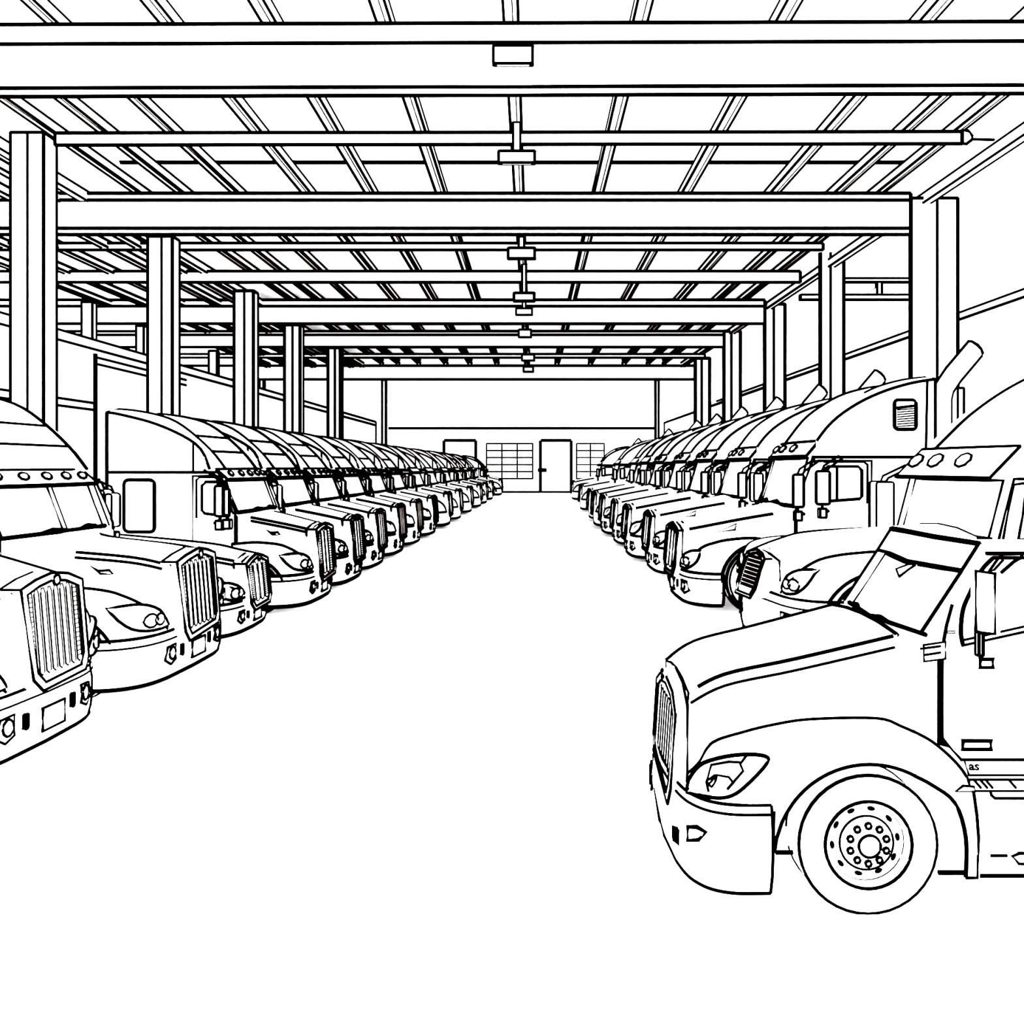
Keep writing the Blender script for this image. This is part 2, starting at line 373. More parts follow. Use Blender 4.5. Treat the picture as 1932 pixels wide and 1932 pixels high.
        if lod < 2:
            q = mb(); q.grid([ring(wr * a, b) for a, b in ((.63, .02), (.58, .03), (.55, .09), (.42, .1), (.38, .06), (.16, .04), (.15, .0), (.001, .0))], closed=True)
            q.ink(ring(wr * .62, .02), 2.6, closed=True); q.ink(ring(wr * .56, .08), 1.3, closed=True); q.ink(ring(wr * .385, .06), 1.8, closed=True); q.ink(ring(wr * .155, .0), 2.2, closed=True)
            if D is R1_DESIGN and sg == 1:
                for i in range(10):
                    a = 2 * math.pi * (i + .5) / 10
                    c = (wu + wr * .27 * math.cos(a), ww + wr * .27 * math.sin(a))
                    q.slab([T(c[0] + x, sd(v0 + .045), c[1] + z) for x, z in circ(8, .02)], (0, -.02, 0), 2.4)
                    a = 2 * math.pi * i / 10 + .12; r1 = wr * .475
                    t = (-math.sin(a), math.cos(a)); e = (math.cos(a), math.sin(a))
                    q.slab([T(wu + r1 * e[0] + .026 * x * t[0] + .012 * z * e[0], sd(v0 + .094), ww + r1 * e[1] + .026 * x * t[1] + .012 * z * e[1]) for x, z in circ(8, 1)], (0, -.004, 0), 1.2, mi=1)
            q.build('rim', STEEL, wh)
    # ---- cab
    ub, wb, ut, wt = D['ws']; rw = D['roof_w']; ue = D['rear']; du0, du1, dw0, dw1 = D['door']
    m = .06
    q = mb()
    prof = [(ub, wb), (ut, wt), (ut + .06, rw), (ue, rw), (ue, .4), (du0 + .1, .4), (du0 + .1, dw0), (du0 - .02, dw0 + .15), (du0 - .02, wb - .08)]
    if D is R1_DESIGN: prof = [(ub, wb), (ut, wt), (ut + .12, wt + .19), (ut + .3, wt + .1), (ue, wt + .09), (ue, .86), (2.03, .86), (1.86, 1.0), (1.8, 1.12), (1.8, 1.85)]
    sec = [(m, 0), (.3, -.0), (W / 2, -.12), (W - .3, -.0), (W - m, 0)]
    rows = []
    for v, du in sec: rows.append([T(u + (du if i in (0, 1) else du * .3 if i == 2 else 0), v, w) for i, (u, w) in enumerate(prof)])
    q.grid(rows, closed=True, caps=True)
    nr = rows[0]; fr_ = rows[-1]
    if D is R1_DESIGN:
        q.ink([r[2] for r in rows[1:]], 4.5); q.ink([r[1] for r in rows[1:]], 3.0)
        q.ink(rows[1][:3], 4.0); q.ink([fr_[0], fr_[1], fr_[2]], 3.4)
    else:
        q.ink([nr[0], nr[1], nr[2], nr[3]], 2.4); q.ink([nr[3], nr[4]], 2.6); q.ink([fr_[0], fr_[1]], 2.2)
        q.ink([nr[4], nr[5]], 2.4)
    if D is not R1_DESIGN: q.ink([nr[i] for i in range(len(nr) - 3, len(nr))] + [nr[0]], 2.4)
    cab = q.build('cab', PAINT, root)
    # cowl between hood and windscreen
    q = mb(); cu_, _ = D['cowl'], 0
    hv, hwh, hwt = lerp_tab(D['hood'], D['cowl'])
    q.grid([[T(D['cowl'] - .02, hv, hwh - .05), T(D['cowl'] - .06, W / 2, hwt - .02), T(D['cowl'] - .02, W - hv, hwh - .05)], [T(ub + .03, .14, wb - .0), T(ub - .09, W / 2, wb + .01), T(ub + .03, W - .14, wb)]])
    q.face([T(D['cowl'] - .02, hv, hwh - .05), T(ub + .03, .14, wb), T(ub + .03, .14, 1.3), T(D['cowl'] - .02, hv, 1.3)])
    q.ink([T(ub - .01, .2, wb + .01), T(ub - .12, W / 2, wb + .02), T(ub - .01, W - .2, wb + .01)], 3.6)
    q.build('cowl', TRIM, root)
    # windscreen
    q = mb()
    def wsp(t, v):      # t 0..1 up the glass
        e = 1 - abs(2 * v / W - 1); bow = -.12 * min(1, max(0, (e * W / 2 - .3) / (W / 2 - .3)))
        return T(ub + (ut - ub) * t + bow - .012, v, wb + (wt - wb) * t)
    va, vb = .28, W - .28
    vs_ = [va + (vb - va) * i / 6 for i in range(7)]
    q.grid([[wsp(.03, v) for v in vs_], [wsp(.97, v) for v in vs_]])
    q.ink([wsp(.03, v) for v in vs_] + [wsp(.97, v) for v in reversed(vs_)], 2.6, closed=True)
    ws = q.build('windshield', GLASS, root)
    if D['divider'] and Yn < 15:
        q = mb(); q.slab([wsp(.03, W / 2 - .05) , wsp(.97, W / 2 - .05), wsp(.97, W / 2 + .05), wsp(.03, W / 2 + .05)], (-s * .02, 0, 0), 2.0); q.build('windshield_divider', TRIM, ws)
    if lod == 0 and Yn < 19:
        for vq in (W * .3, W * .62):
            q = mb(); q.ink([wsp(.0, vq) + Vector((-s * .03, 0, .02)), wsp(.1, vq + W * .11) + Vector((-s * .03, 0, .0)), wsp(.06, vq + W * .2) + Vector((-s * .03, 0, 0))], 2.6)
            q.build('wiper', TRIM, ws)
    # ---- side doors and windows (near side detailed, far side plain)
    for sd, sg in ((SIDES[0], 1), (SIDES[1], -1)):
        if lod == 2 and sg == -1: continue
        if D is R1_DESIGN: break
        q = mb(); o = [(du0 + .1, dw0), (du0, dw0 + .15), (du0, wb + .05), (max(du0, ut - .02), dw1 - .02), (ut + .12, dw1), (du1, dw1), (du1, dw0)]
        q.slab([T(u, sd(m - .002), w) for u, w in o], (0, -.018 * sg, 0), 2.2)
        dr = q.build('door', PAINT, root)
        if D['win']:
            a, b, c, d = D['win']
            o = [(a + .0, c + .02), (a + .03, c), (b - .06, c + .06), (b, c + .12), (b, d - .08), (b - .08, d), (a + .2, d), (a + .12, d - .06)]
            q = mb(); q.slab([T(u, sd(m - .02), w) for u, w in o], (0, -.012 * sg, 0), 2.6)
            if lod == 0:
                q.ink([T(a + (b - a) * .42, sd(m - .034), c + .04), T(a + (b - a) * .42, sd(m - .034), d)], 2.2)
                q.ink([T(u, sd(m - .03), w) for u, w in [(b + .12, c - .04), (b + .12, d + .04), (b + .05, d + .1), (a + .1, d + .1)]], 1.9)
            q.build('door_window', GLASS, dr)
        if lod == 0:
            q = mb(); hx = du1 - .3
            q.slab([T(u, sd(m - .02), w) for u, w in rrect(hx, hx + .2, wb - .75, wb - .69, .025)], (0, -.03 * sg, 0), 2.0); q.build('door_handle', STEEL, dr)
        if D['bunk'] and lod < 2:
            a, b, c, d = D['bunk']
            q = mb(); q.slab([T(u, sd(m - .002), w) for u, w in rrect(a, b, c, d, .1)], (0, -.02 * sg, 0), 2.8); q.build('sleeper_window', GLASS, cab)
    # ---- mirrors
    for (a, b, c, d) in D['mirrors']:
        for sd, sg in ((SIDES[0], 1), (SIDES[1], -1)):
            if lod == 2 and sg == -1 or sg == 1 and D in (R2_DESIGN, L2_DESIGN): continue
            a_, b_, c_, d_ = a, b, c, d
            if sg == -1 and D.get('far_mirror'): a_, b_, c_, d_ = D['far_mirror']
            q = mb(); r = rrect(a_, b_, c_, d_, .04, 2)
            A_ = [T(u, sd(-.22), w) for u, w in r]
            q.face(A_); B_ = [p + Vector((s * .05, .16 * sg, 0)) for p in A_]; q.face(B_); q.grid([A_, B_], closed=True)
            q.ink(A_, 2.4, closed=True); q.ink(B_, 1.8, closed=True)
            mr = q.build('side_mirror', TRIM, root)
            if lod < 2:
                q = mb(); mu = (a_ + b_) / 2
                q.ink([T(mu, sd(-.14), d_), T(mu + .05, sd(-.14), d_ + .12), T(mu + .42, sd(.03), d_ + .33)], 1.9)
                if s > 0: q.ink([T(mu + .1, sd(-.14), d_), T(mu + .16, sd(-.14), d_ + .08), T(mu + .5, sd(.03), d_ + .28)], 1.9)
                q.build('mirror_arm', TRIM, mr); q = mb()
                q.ink([T(mu, sd(-.14), c_), T(mu + .02, sd(-.15), c_ - .12), T(mu + .2, sd(.03), c_ - .16)], 2.6)
                q.box(min(s * (mu - .05), s * (mu + .08)), max(s * (mu - .05), s * (mu + .08)), min(sd(-.2), sd(-.08)), max(sd(-.2), sd(-.08)), c_ - .28, c_ - .1, 2.0)
                q.build('mirror_bracket', TRIM, mr)
    # ---- visor with its row of lamps
    if D['visor']:
        u0, w0, u1, w1 = D['visor']; va, vb = .16, W - .16
        q = mb(); n = 8; rows = []
        for i in range(n + 1):
            v = va + (vb - va) * i / n; bow = -.14 * (1 - (2 * i / n - 1) ** 2)
            rows.append([T(u0 + bow, v, w0), T(u1 + bow * .6, v, w1), T(u1 + .2, v, w1 + .02), T(u0 + .25, v, w0 + .02)])
        q.grid(rows, closed=True, caps=True)
        q.ink([r[0] for r in rows], 3.4); q.ink([r[1] for r in rows], 2.8); q.ink([rows[0][0], rows[0][1]], 2.6); q.ink([rows[-1][0], rows[-1][1]], 2.6)
        vz = q.build('sun_visor', PAINT, root)
        LF = [.33, .62, .88] if s > 0 else [.12, .31, .5, .69, .88]
        for lf in LF if lod < 2 else ():
            v = va + (vb - va) * lf; bow = -.14 * (1 - (2 * (v - va) / (vb - va) - 1) ** 2)
            q = mb()
            def vp(t, x): return T(u0 + bow + (u1 + bow * .6 - u0 - bow) * t - .012, v + x, w0 + (w1 - w0) * t)
            q.slab([vp(.55 + .22 * b - .0, (.19 if s > 0 else .11) * a + .06 * b) for a, b in circ(8, 1)], (-s * .03, 0, .015), 2.2)
            q.build('clearance_light', GLASS, vz)
    # ---- roof fairing over the sleeper
    if D['A']:
        n = 18; A = resample(smooth([(u, w, 0) for u, w in D['A']], 5), n); B = resample(smooth([(u, w, 0) for u, w in D['B']], 5), n)
        q = mb()
        def prof(P, v): return [T(p.x, v, p.y) for p in P] + [T(ue, v, rw), T(P[0].x, v, rw)]
        An, Bn, Bf, Af = prof(A, m), prof(B, .5), prof(B, W - D.get('bfar', .5)), prof(A, W - m)
        M1 = [a.lerp(b, .5) + Vector((0, -.06, .03)) for a, b in zip(An[:-2], Bn[:-2])] + [a.lerp(b, .5) for a, b in zip(An[-2:], Bn[-2:])]
        M2 = [a.lerp(b, .5) + Vector((0, .06, .03)) for a, b in zip(Af[:-2], Bf[:-2])] + [a.lerp(b, .5) for a, b in zip(Af[-2:], Bf[-2:])]
        q.grid([An, M1, Bn, Bf, M2, Af], closed=True, caps=True)
        q.ink(An[:n], 2.4); q.ink(Bf[:n], 3.6)
        q.ink(Bn[:n] if s < 0 else Bn[n // 2:n], 3.0)
        q.ink([An[n - 1], An[n]], 2.6); q.ink([An[n - 1], Bn[n - 1]], 2.4); q.ink([Bn[n - 1], Bf[n - 1]], 2.4)
        if s > 0: q.ink([An[n - 2], T(D['A'][-1][0] - .2, m, rw)], 2.2)
        if s < 0:
            q.ink([T(du1, m - .002, rw), T(du1, m - .002, lerp_tab([(u, w) for u, w in D['A']], du1)[0])], 2.0)
            q.ink([T(ue, m, rw), T(du0 + .5, m, rw)], 2.4)
        for bw in D['bands'][:2 - lod]:
            j = min(range(n), key=lambda i: abs(Bn[i].z - bw)); q.ink([Bn[j], Bf[j]], 2.6)
        fa = q.build('roof_fairing', PAINT, root)
        if D['vent'] and lod == 0:
            a, b, c, d = D['vent']
            q = mb(); q.slab([T(u, m - .002, w) for u, w in rrect(a, b, c, d, .08)], (0, -.03, 0), 2.8)
            for j in range(9):
                z = c + .06 + j * .05; q.ink([T(a + .05, m - .035, z), T(b - .03, m - .035, z + .03)], 1.0)
            q.ink([T(a, m - .035, d - .17), T(b, m - .035, d - .12)], 2.2)
            q.build('side_vent', TRIM, fa)
    # ---- exhaust
    if D['exhaust']:
        eu, er, ez, tu, tz = D['exhaust']
        q = mb(); n = 10; v0 = .35
        cen = [(eu + .0, 1.2), (eu, ez - .25), (eu + .06, ez), (eu + .25, ez + .28), (tu - .12, tz - .05)]
        dirs = [0, 0, .5, .8, .85]; rows = []; eL = []; eR = []
        for (cu2, cz), a in zip(cen, dirs):
            t = Vector((math.sin(a), math.cos(a))); nrm = Vector((math.cos(a), -math.sin(a)))
            rows.append([T(cu2 + nrm.x * er * math.cos(2 * math.pi * i / n), v0 + er * math.sin(2 * math.pi * i / n), cz + nrm.y * er * math.cos(2 * math.pi * i / n)) for i in range(n)])
            eL.append(T(cu2 - nrm.x * er * 1.02, v0 - .03, cz - nrm.y * er * 1.02)); eR.append(T(cu2 + nrm.x * er * 1.02, v0 - .03, cz + nrm.y * er * 1.02))
        q.grid(rows, closed=True, caps=True)
        q.ink(eL, 2.6); q.ink(eR, 2.6); q.ink(rows[-1], 2.4, closed=True)
        ex = q.build('exhaust_stack', STEEL, root)
        if lod == 0:
            q = mb(); q.box(s * (eu + er + .03), s * (eu + er + .3), v0, v0 + .25, 1.2, ez + .0, 1.9)
            q.ink([T(eu + er + .17, v0 - .005, 1.2), T(eu + er + .17, v0 - .005, ez + .0)], 1.8); q.build('exhaust_guard', STEEL, ex)
    # ---- hood latch / vent on the side
    if lod == 0 and D in (L_DESIGN, L1_DESIGN, L2_DESIGN, R_DESIGN):
        q = mb()
        if D is R_DESIGN: o = [(.68, 1.72), (1.08, 1.9), (1.05, 1.77)]
        else: o = [(.55, 1.68), (.72, 1.68), (.85, 1.78), (.75, 1.72), (.6, 1.73)]
        vv = [lerp_tab(D['hood'], u)[0] for u, w in o]
        q.slab([T(u, .38, w) for (u, w), v in zip(o, vv)], (0, -.05, 0), 2.2); q.build('hood_vent', TRIM, hood)
    return root, dict(T=T, mb=mb, hood=hood, bump=bump, cab=cab, ws=ws, grille=gr, wsp=wsp)

TRUCKS_L = 'semi trucks parked along the left side of the aisle'
TRUCKS_R = 'semi trucks parked along the right side of the aisle'
ORD = ['nearest', 'second', 'third', 'fourth', 'fifth', 'sixth', 'seventh', 'eighth', 'ninth', 'tenth', 'eleventh', 'twelfth', 'thirteenth', 'fourteenth', 'fifteenth', 'sixteenth']
L_EXTRA = {0: 'nearest white semi truck of the left row, showing only hood, grille and bumper',
           1: 'white semi truck with windshield cut by the left edge, second in its row',
           3: 'white semi truck of the left row showing its whole cab side and bunk window',
           15: 'last and smallest white semi truck of the left row, by the back wall'}
left = [(7.65, -5.22), (10.96, -5.05), (14.3, -5.15), (17.6, -4.79), (20.9, -4.75), (24.2, -4.72), (28, -4.68), (32, -4.6), (36.5, -4.5),
        (42.5, -4.4), (48, -4.3), (55.5, -4.2), (63.5, -4.05), (70, -3.95), (78.5, -3.85), (91.5, -3.45)]
for i, (Y, X) in enumerate(left):
    lab = L_EXTRA.get(i) or ('low white semi truck without sleeper roof, third in the left row' if i == 2 else None) or 'white sleeper semi truck, %s of the left row from the camera' % ORD[i]
    make_truck({0: L1_DESIGN, 1: L2_DESIGN, 2: L3_DESIGN}.get(i, L_DESIGN), -1, X, Y, math.radians(-2.5 if i != 2 else -1.5), lab, TRUCKS_L, 0 if Y < 25 else (1 if Y < 40 else 2))
right = [(17.8, 3.3), (23.2, 3.48), (27.3, 3.3), (32.2, 3.35), (37.4, 3.3), (42.5, 3.3), (48.4, 3.45), (59, 3.55), (78.6, 3.9)]
R_EXTRA = {0: 'white semi truck with a louvred side vent on its tall sleeper',
           8: 'last and smallest white semi truck of the right row, by the back door'}
for i, (Y, X) in enumerate(right):
    lab = R_EXTRA.get(i) or 'white sleeper semi truck, %s of the right row from the camera' % ORD[i + 2]
    make_truck(R_DESIGN, 1, X, Y, 0, lab, TRUCKS_R, 0 if Y < 25 else (1 if Y < 40 else 2))
make_truck(R2_DESIGN, 1, 4.07, 12.8, .12, 'white semi truck just behind the large foreground one, with a slotted narrow grille', TRUCKS_R, 0)

# ---- the foreground truck: the common body plus its own side parts
R1, K = make_truck(R1_DESIGN, 1, 1.0, 5.8, 0, 'largest white semi truck, in the right foreground with its whole front wheel showing', TRUCKS_R, 0)
T, mb = K['T'], K['mb']
def P1(pts, v=0.0):           # traced outline in the plane of the side that faces the aisle's near end
    Y = 5.8 + v
    return [T(at(x, y, Y)[0] - 1.0, v, at(x, y, Y)[1]) for x, y in pts]
def sm(pts, n=4, close=False):
    q = smooth([(x, y, 0) for x, y in (pts + pts[:1] if close else pts)], n); return [(p.x, p.y) for p in q]
q = mb()   # rear half of the fender, sweeping under the door
cr = sm([(1722, 1379), (1760, 1400), (1800, 1435), (1823, 1465), (1832, 1490)])
arch = sm([(1822, 1655), (1822, 1580), (1802, 1515), (1760, 1482), (1726, 1464)])
out = cr + [(1836, 1490), (1846, 1580), (1844, 1656)] + arch
q.slab(P1(out, .03), (0, -.03, 0), 0); q.ink(P1(cr, .0), 2.4); q.ink(P1(arch, 0), 3.2); q.ink(P1([(1836, 1490), (1843, 1540), (1846, 1580), (1844, 1656), (1822, 1656)], 0), 2.8)
q.build('rear_fender', PAINT, K['hood'])
q = mb()   # inner lip of the wheel arch
lip = sm([(1800, 1485), (1765, 1455), (1700, 1440), (1650, 1440)])
q.ink(P1([(1770, 1646), (1822, 1646)], .2), 3.6); r_ = mb(); r_.box(.62, .86, .12, .5, .46, .5, 0); r_.ink(P1([(1463, 1608), (1496, 1608)], .1), 3.4); r_.build('wheel_arch_liner', RUBBER, K['hood'])
q.box(1.78, 1.97, .22, .5, .3, .33, 0); q.build('wheel_arch_liner', RUBBER, K['hood'])
def plate(name, pts, parent, v=.03, th=.02, px=2.6, m=PAINT, mi=0):
    q = mb(); q.slab(P1(pts, v), (0, -th, 0), px, mi); return q.build(name, m, parent)
q = mb()
head = sm([(1297, 1490), (1304, 1462), (1330, 1434), (1385, 1420), (1437, 1420), (1448, 1434), (1405, 1480), (1375, 1498), (1340, 1499)], 4, True)
def wrapv(x): return max(0, .2 * ((1340 - x) / 45)) if x < 1340 else 0
def P1w(pts, dv=0): return [p for x, y in pts for p in P1([(x, y)], wrapv(x) + dv)]
q.slab(P1w(head, .03), (-.015, -.05, 0), 3.2); hl = q.build('headlight', GLASS, R1)
q = mb()
q.ink(P1w([(1337, 1494), (1333, 1475), (1342, 1443), (1375, 1437), (1395, 1438), (1402, 1455), (1385, 1475), (1372, 1490)], -.03), 2.2)
q.ink(P1w([(1410, 1424), (1398, 1440)], -.03), 2.0); q.ink(P1w([(1337, 1480), (1352, 1462), (1375, 1466), (1382, 1475)], -.03), 2.0)
q.slab(P1w(sm([(1336, 1472), (1350, 1461), (1352, 1468), (1343, 1484)], 3, True), -.02), (-.005, -.01, 0), 2.0)
q.build('headlight_lens', GLASS, hl)
plate('fog_light', [(1294, 1553), (1312, 1553), (1328, 1563), (1315, 1577), (1294, 1578)], K['bump'], .02, .06, 3.6, GLASS)
plate('tow_hook', [(1267, 1556), (1279, 1560), (1279, 1590), (1267, 1580)], K['bump'], .15, .05, 1, STEEL, 1)
# door, its window and handle
dout = [(1778, 1225), (1777, 1345), (1778, 1393), (1813, 1433), (2100, 1433), (2100, 1056), (1862, 1046), (1812, 1140), (1786, 1180)]
door = plate('door', dout, R1, .045, .015, 0)
q = mb(); q.ink(P1([(1797, 1140), (1786, 1180), (1778, 1225), (1777, 1345), (1778, 1393), (1813, 1433), (2100, 1433)], .03), 2.6)
q.ink(P1([(1860, 1044), (2100, 1044)], .03), 3.2); q.build('door_seam', TRIM, door)
wo = sm([(1815, 1217), (1811, 1190), (1815, 1150), (1828, 1118), (1850, 1075), (1872, 1052)], 4) + [(2050, 1052), (2050, 1165)]
win = plate('door_window', wo, door, .028, .012, 3.2, GLASS)
q = mb(); q.ink(P1([(1816, 1208), (1932, 1182), (2040, 1158)], .014), 2.0); q.build('window_sill', TRIM, win)
plate('door_handle', rr := [(1812, 1395), (1865, 1395), (1865, 1411), (1812, 1411)], door, .03, .03, 4.2, STEEL)
q = mb(); q.slab(P1([(1786, 1190), (1800, 1190), (1800, 1194), (1786, 1194)], .03), (0, -.01, 0), 1.2); q.build('door_hinge', STEEL, door)
# side vent box ahead of the door
q = mb(); q.slab(P1([(1736, 1214), (1777, 1208), (1777, 1240), (1737, 1245)], .06), (0, -.05, 0), 2.4)
for a, b in (((1736, 1224), (1775, 1219)), ((1742, 1236), (1775, 1231))): q.ink(P1([a, b], .005), 2.0)
q.build('side_marker_vent', TRIM, R1)
# cab corner between the hood and the door
q = mb(); q.slab(P1([(1724, 1222), (1792, 1215), (1800, 1412), (1724, 1392)], .09), (0, -.03, 0), 0); q.build('cowl_side', PAINT, R1)
# mirror
def Pm(pts, v): return P1(pts, v)
q = mb(); a = Pm([(1841, 1077), (1877, 1082), (1877, 1196), (1850, 1194), (1841, 1190)], -.22); q.slab([p + Vector((0, .06, 0)) for p in a], (0, -.06, 0), 3.0)
b = Pm([(1877, 1082), (1887, 1080), (1887, 1196), (1877, 1197)], -.22); q.slab(b, (0, .08, 0), 2.2)
mir = q.build('side_mirror', TRIM, R1)
q = mb(); q.ink(Pm([(1866, 1078), (1882, 1055), (1893, 1044)], -.1), 2.2); q.ink(Pm([(1872, 1079), (1893, 1056)], -.1), 2.0); q.ink(Pm([(1888, 1081), (1912, 1060), (1930, 1049)], -.1), 2.8)
q.build('mirror_arm', TRIM, mir); q = mb()
q.box(*sorted(T(at(x, 0, 5.6)[0] - 1, 0, 0).x for x in (1853, 1861)), -.16, -.12, at(0, 1240, 5.6)[1], at(0, 1196, 5.6)[1], 2.6)
q.slab(Pm([(1843, 1241), (1867, 1241), (1867, 1257), (1843, 1257)], -.16), (0, -.04, 0), 4.0); q.build('mirror_bracket', TRIM, mir)
# step, tank and skirt below the door
q = mb(); q.slab(P1([(1817, 1433), (2100, 1433), (2100, 1461), (1826, 1461)], .03), (0, -.015, 0), 2.4); sill = q.build('door_sill', PAINT, R1)
q = mb(); q.slab(P1([(1824, 1468), (2100, 1468), (2100, 1489), (1826, 1489)], .02), (0, -.03, 0), 2.6)
for x in (1836, 1848, 1858, 1902): q.ink(P1([(x, 1470), (x + 15, 1487)], -.01), 2.0)
q.slab(P1([(1798, 1489), (1812, 1478), (1832, 1480), (1834, 1489)], .02), (0, -.04, 0), 2.2, 0); q.build('side_step', STEEL, R1)
q = mb(); q.slab(P1([(1840, 1490), (2100, 1490), (2100, 1651), (1845, 1651)], .1), (0, -.04, 0), 0)
q.ink(P1([(1868, 1492), (1870, 1500), (1877, 1506), (2100, 1506)], .06), 2.4); q.ink(P1([(1845, 1652), (2100, 1652)], .06), 3.2)
q.ink(P1([(1868, 1614), (1900, 1614)], .06), 2.4); sk = q.build('side_skirt', PAINT, R1)
q = mb(); q.slab(P1([(1905, 1612), (1918, 1606), (1960, 1606), (1960, 1628), (1918, 1626)], .06), (0, -.03, 0), 2.6); q.build('skirt_latch', STEEL, sk)
# badge lettering on the sill
cu = bpy.data.curves.new('badge', 'FONT'); cu.body = 'as'; cu.size = .085; cu.extrude = .004; cu.offset = .002
tx = bpy.data.objects.new('badge_text', cu); C.objects.link(tx)
dg = bpy.context.evaluated_depsgraph_get(); me = bpy.data.meshes.new_from_object(tx.evaluated_get(dg))
bpy.data.objects.remove(tx)
bo = bpy.data.objects.new('badge', me); C.objects.link(bo); me.materials.clear(); me.materials.append(INK)
bo.parent = sill; p = P1([(1828, 1453)], .01)[0]; bo.location = p; bo.rotation_euler = (math.pi / 2, 0, 0); bo.scale = (1.05, 1, 1)
# rear-view mirror behind the glass and the door post lamp
q = mb(); q.slab([K['wsp'](.8, .95) + Vector((-.02, -.07, .03)), K['wsp'](.97, .8) + Vector((-.02, 0, 0)), K['wsp'](.97, .74) + Vector((-.02, 0, 0)), K['wsp'](.76, .9) + Vector((-.02, -.1, .0))], (-.02, 0, 0), 2.4)
q.build('toll_tag', TRIM, K['ws'])

# ------------------------------------------------------------------ the building
def struct(name, m, mat_, **kw):
    o = m.build(name, mat_); o['kind'] = 'structure'; return o
q = MB(); q.face([(-45, -12, 0), (45, -12, 0), (45, 112, 0), (-45, 112, 0)]); struct('floor', q, FLOORM)
q = MB(); q.box(-30, 16, 6, 104, 10.25, 10.4, 0)
q.ink([(-9.6, 19.8, 10.24), (9.0, 19.8, 10.24)], 4.6); struct('ceiling', q, ROOFM)
YB = 103.0
q = MB(); q.box(-45, 45, YB, YB + .3, 0, 13, 0)
q.ink([(-17.4, YB - .02, 7.86), (15, YB - .02, 7.86)], 2.2); q.ink([(-40, YB - .02, .05), (40, YB - .02, .05)], 2.6)
struct('wall_back', q, WALLM)
# half-height side walls with a cap rail
q = MB(); q.box(-16.3, -16, 14, 86.8, 0, 7.77, 0)
for z in (7.77, 7.42): q.ink([(-16 + .01, 14, z), (-16 + .01, 86.8, z)], 2.0)
q.ink([(-16, 86.8, 7.77), (-16, 86.8, 0)], 2.4)
for z in (5.45, 5.2): q.ink([(-15.99, 14, z), (-15.99, 30.9, z)], 2.0)
struct('wall_left', q, WALLM)
q = MB(); q.box(14, 14.3, 10, 89, 0, 8.2, 0)
q.ink([(13.99, 10, 8.2), (13.99, 64, 8.12)], 2.0); q.ink([(13.99, 10, 7.97), (13.99, 64, 7.89)], 2.4)
q.ink([(13.99, 62, 7.9), (13.99, 89, 7.8), (13.99, 89, 0)], 2.4)
struct('wall_right', q, WALLM)
# roller door in the left wall
q = MB(); q.box(-15.99, -15.9, 30.9, 39, 0, 7.12, 0); q.ink([(-15.9, 30.9, 0), (-15.9, 30.9, 7.25)], 3.0)
for z in (7.12, 6.88): q.ink([(-15.9, 30.9, z), (-15.9, 39, z)], 1.9)
struct('door_1', q, WALLM)
# back wall openings
def back_rect(name, x0, x1, y0, y1, cols, rows, px, proud=.06):
    X0, Z0 = at(x0, y1, YB); X1, Z1 = at(x1, y0, YB)
    q = MB(); q.box(X0, X1, YB - proud, YB, max(0, Z0), Z1, px, edges=((0, 1), (4, 5), (1, 5)) if cols == 0 else None)
    for i in range(1, cols): x = X0 + (X1 - X0) * i / cols; q.ink([(x, YB - proud, Z0), (x, YB - proud, Z1)], px)
    for i in range(1, rows): z = Z0 + (Z1 - Z0) * i / rows; q.ink([(X0, YB - proud, z), (X1, YB - proud, z)], px)
    return q
q = back_rect('', 1020, 1078, 831, 930, 0, 0, 2.4); d = struct('door_2', q, WALLM)
q = MB(); X, Z = at(1022, 887, YB); q.box(X - .35, X + .5, YB - .25, YB - .06, Z - .12, Z + .12, 1.6, mi=1); q.build('door_handle', STEEL, d)
q = back_rect('', 838, 898, 831, 935, 0, 0, 2.4); struct('door_3', q, WALLM)
struct('window_1', back_rect('', 918, 1005, 837, 903, 3, 5, 1.2), GLASS)
struct('window_2', back_rect('', 1088, 1140, 837, 903, 2, 5, 1.1), GLASS)

# columns
ORDC = ['nearest', 'second', 'third', 'fourth', 'fifth', 'sixth']
def column(x0, x1, seams, ytop, Yc, depth, label, group, foot=0.0, px=2.6):
    X0, Z = at(x0, ytop, Yc); X1, _ = at(x1, ytop, Yc)
    q = MB(Yc); w = X1 - X0; cx = (X0 + X1) / 2
    q.box(-w / 2, w / 2, 0, depth, foot, Z, px)
    for sx in seams:
        xx = at(sx, 0, Yc)[0] - cx; q.ink([(xx, -.005, foot), (xx, -.005, Z)], px * .8)
    o = q.build('steel_column', STEEL); o.location = (cx, Yc, 0)
    return tag(o, label, 'column', group)
GL, GR, GO = 'steel columns along the left row', 'steel columns along the right row', 'outer columns behind the left half wall'
for i, (x0, x1, sm_, yt, Yc) in enumerate([(20, 82, (52,), 250, 16.9), (279, 325, (305,), 446, 23.9), (442, 478, (461,), 549, 30.2), (537, 566, (552,), 613, 36.2), (619, 642, (632,), 656, 44.0)]):
    column(x0, x1, sm_, yt, Yc, .45, 'white steel column, %s of the left row behind the parked trucks' % ORDC[i], GL)
for i, (x0, x1, sm_, yt, Yc) in enumerate([(1719, 1807, (1768,), 374, 21.4), (1548, 1592, (1567,), 473, 28.2), (1443, 1481, (1460,), 574, 35.6), (1366, 1397, (1380,), 625, 42.2), (1312, 1339, (1324,), 676, 51.5)]):
    column(x0, x1, sm_, yt, Yc, .06, 'white steel column, %s of the right row behind the parked trucks' % ORDC[i], GR)
column(721, 728, (), 717, 57.3, .2, 'thin steel post at the far left near the back wall', 'far posts', px=1.8)
column(1237, 1243, (), 717, 60, .2, 'thin steel post at the far right near the back wall', 'far posts', px=1.8)
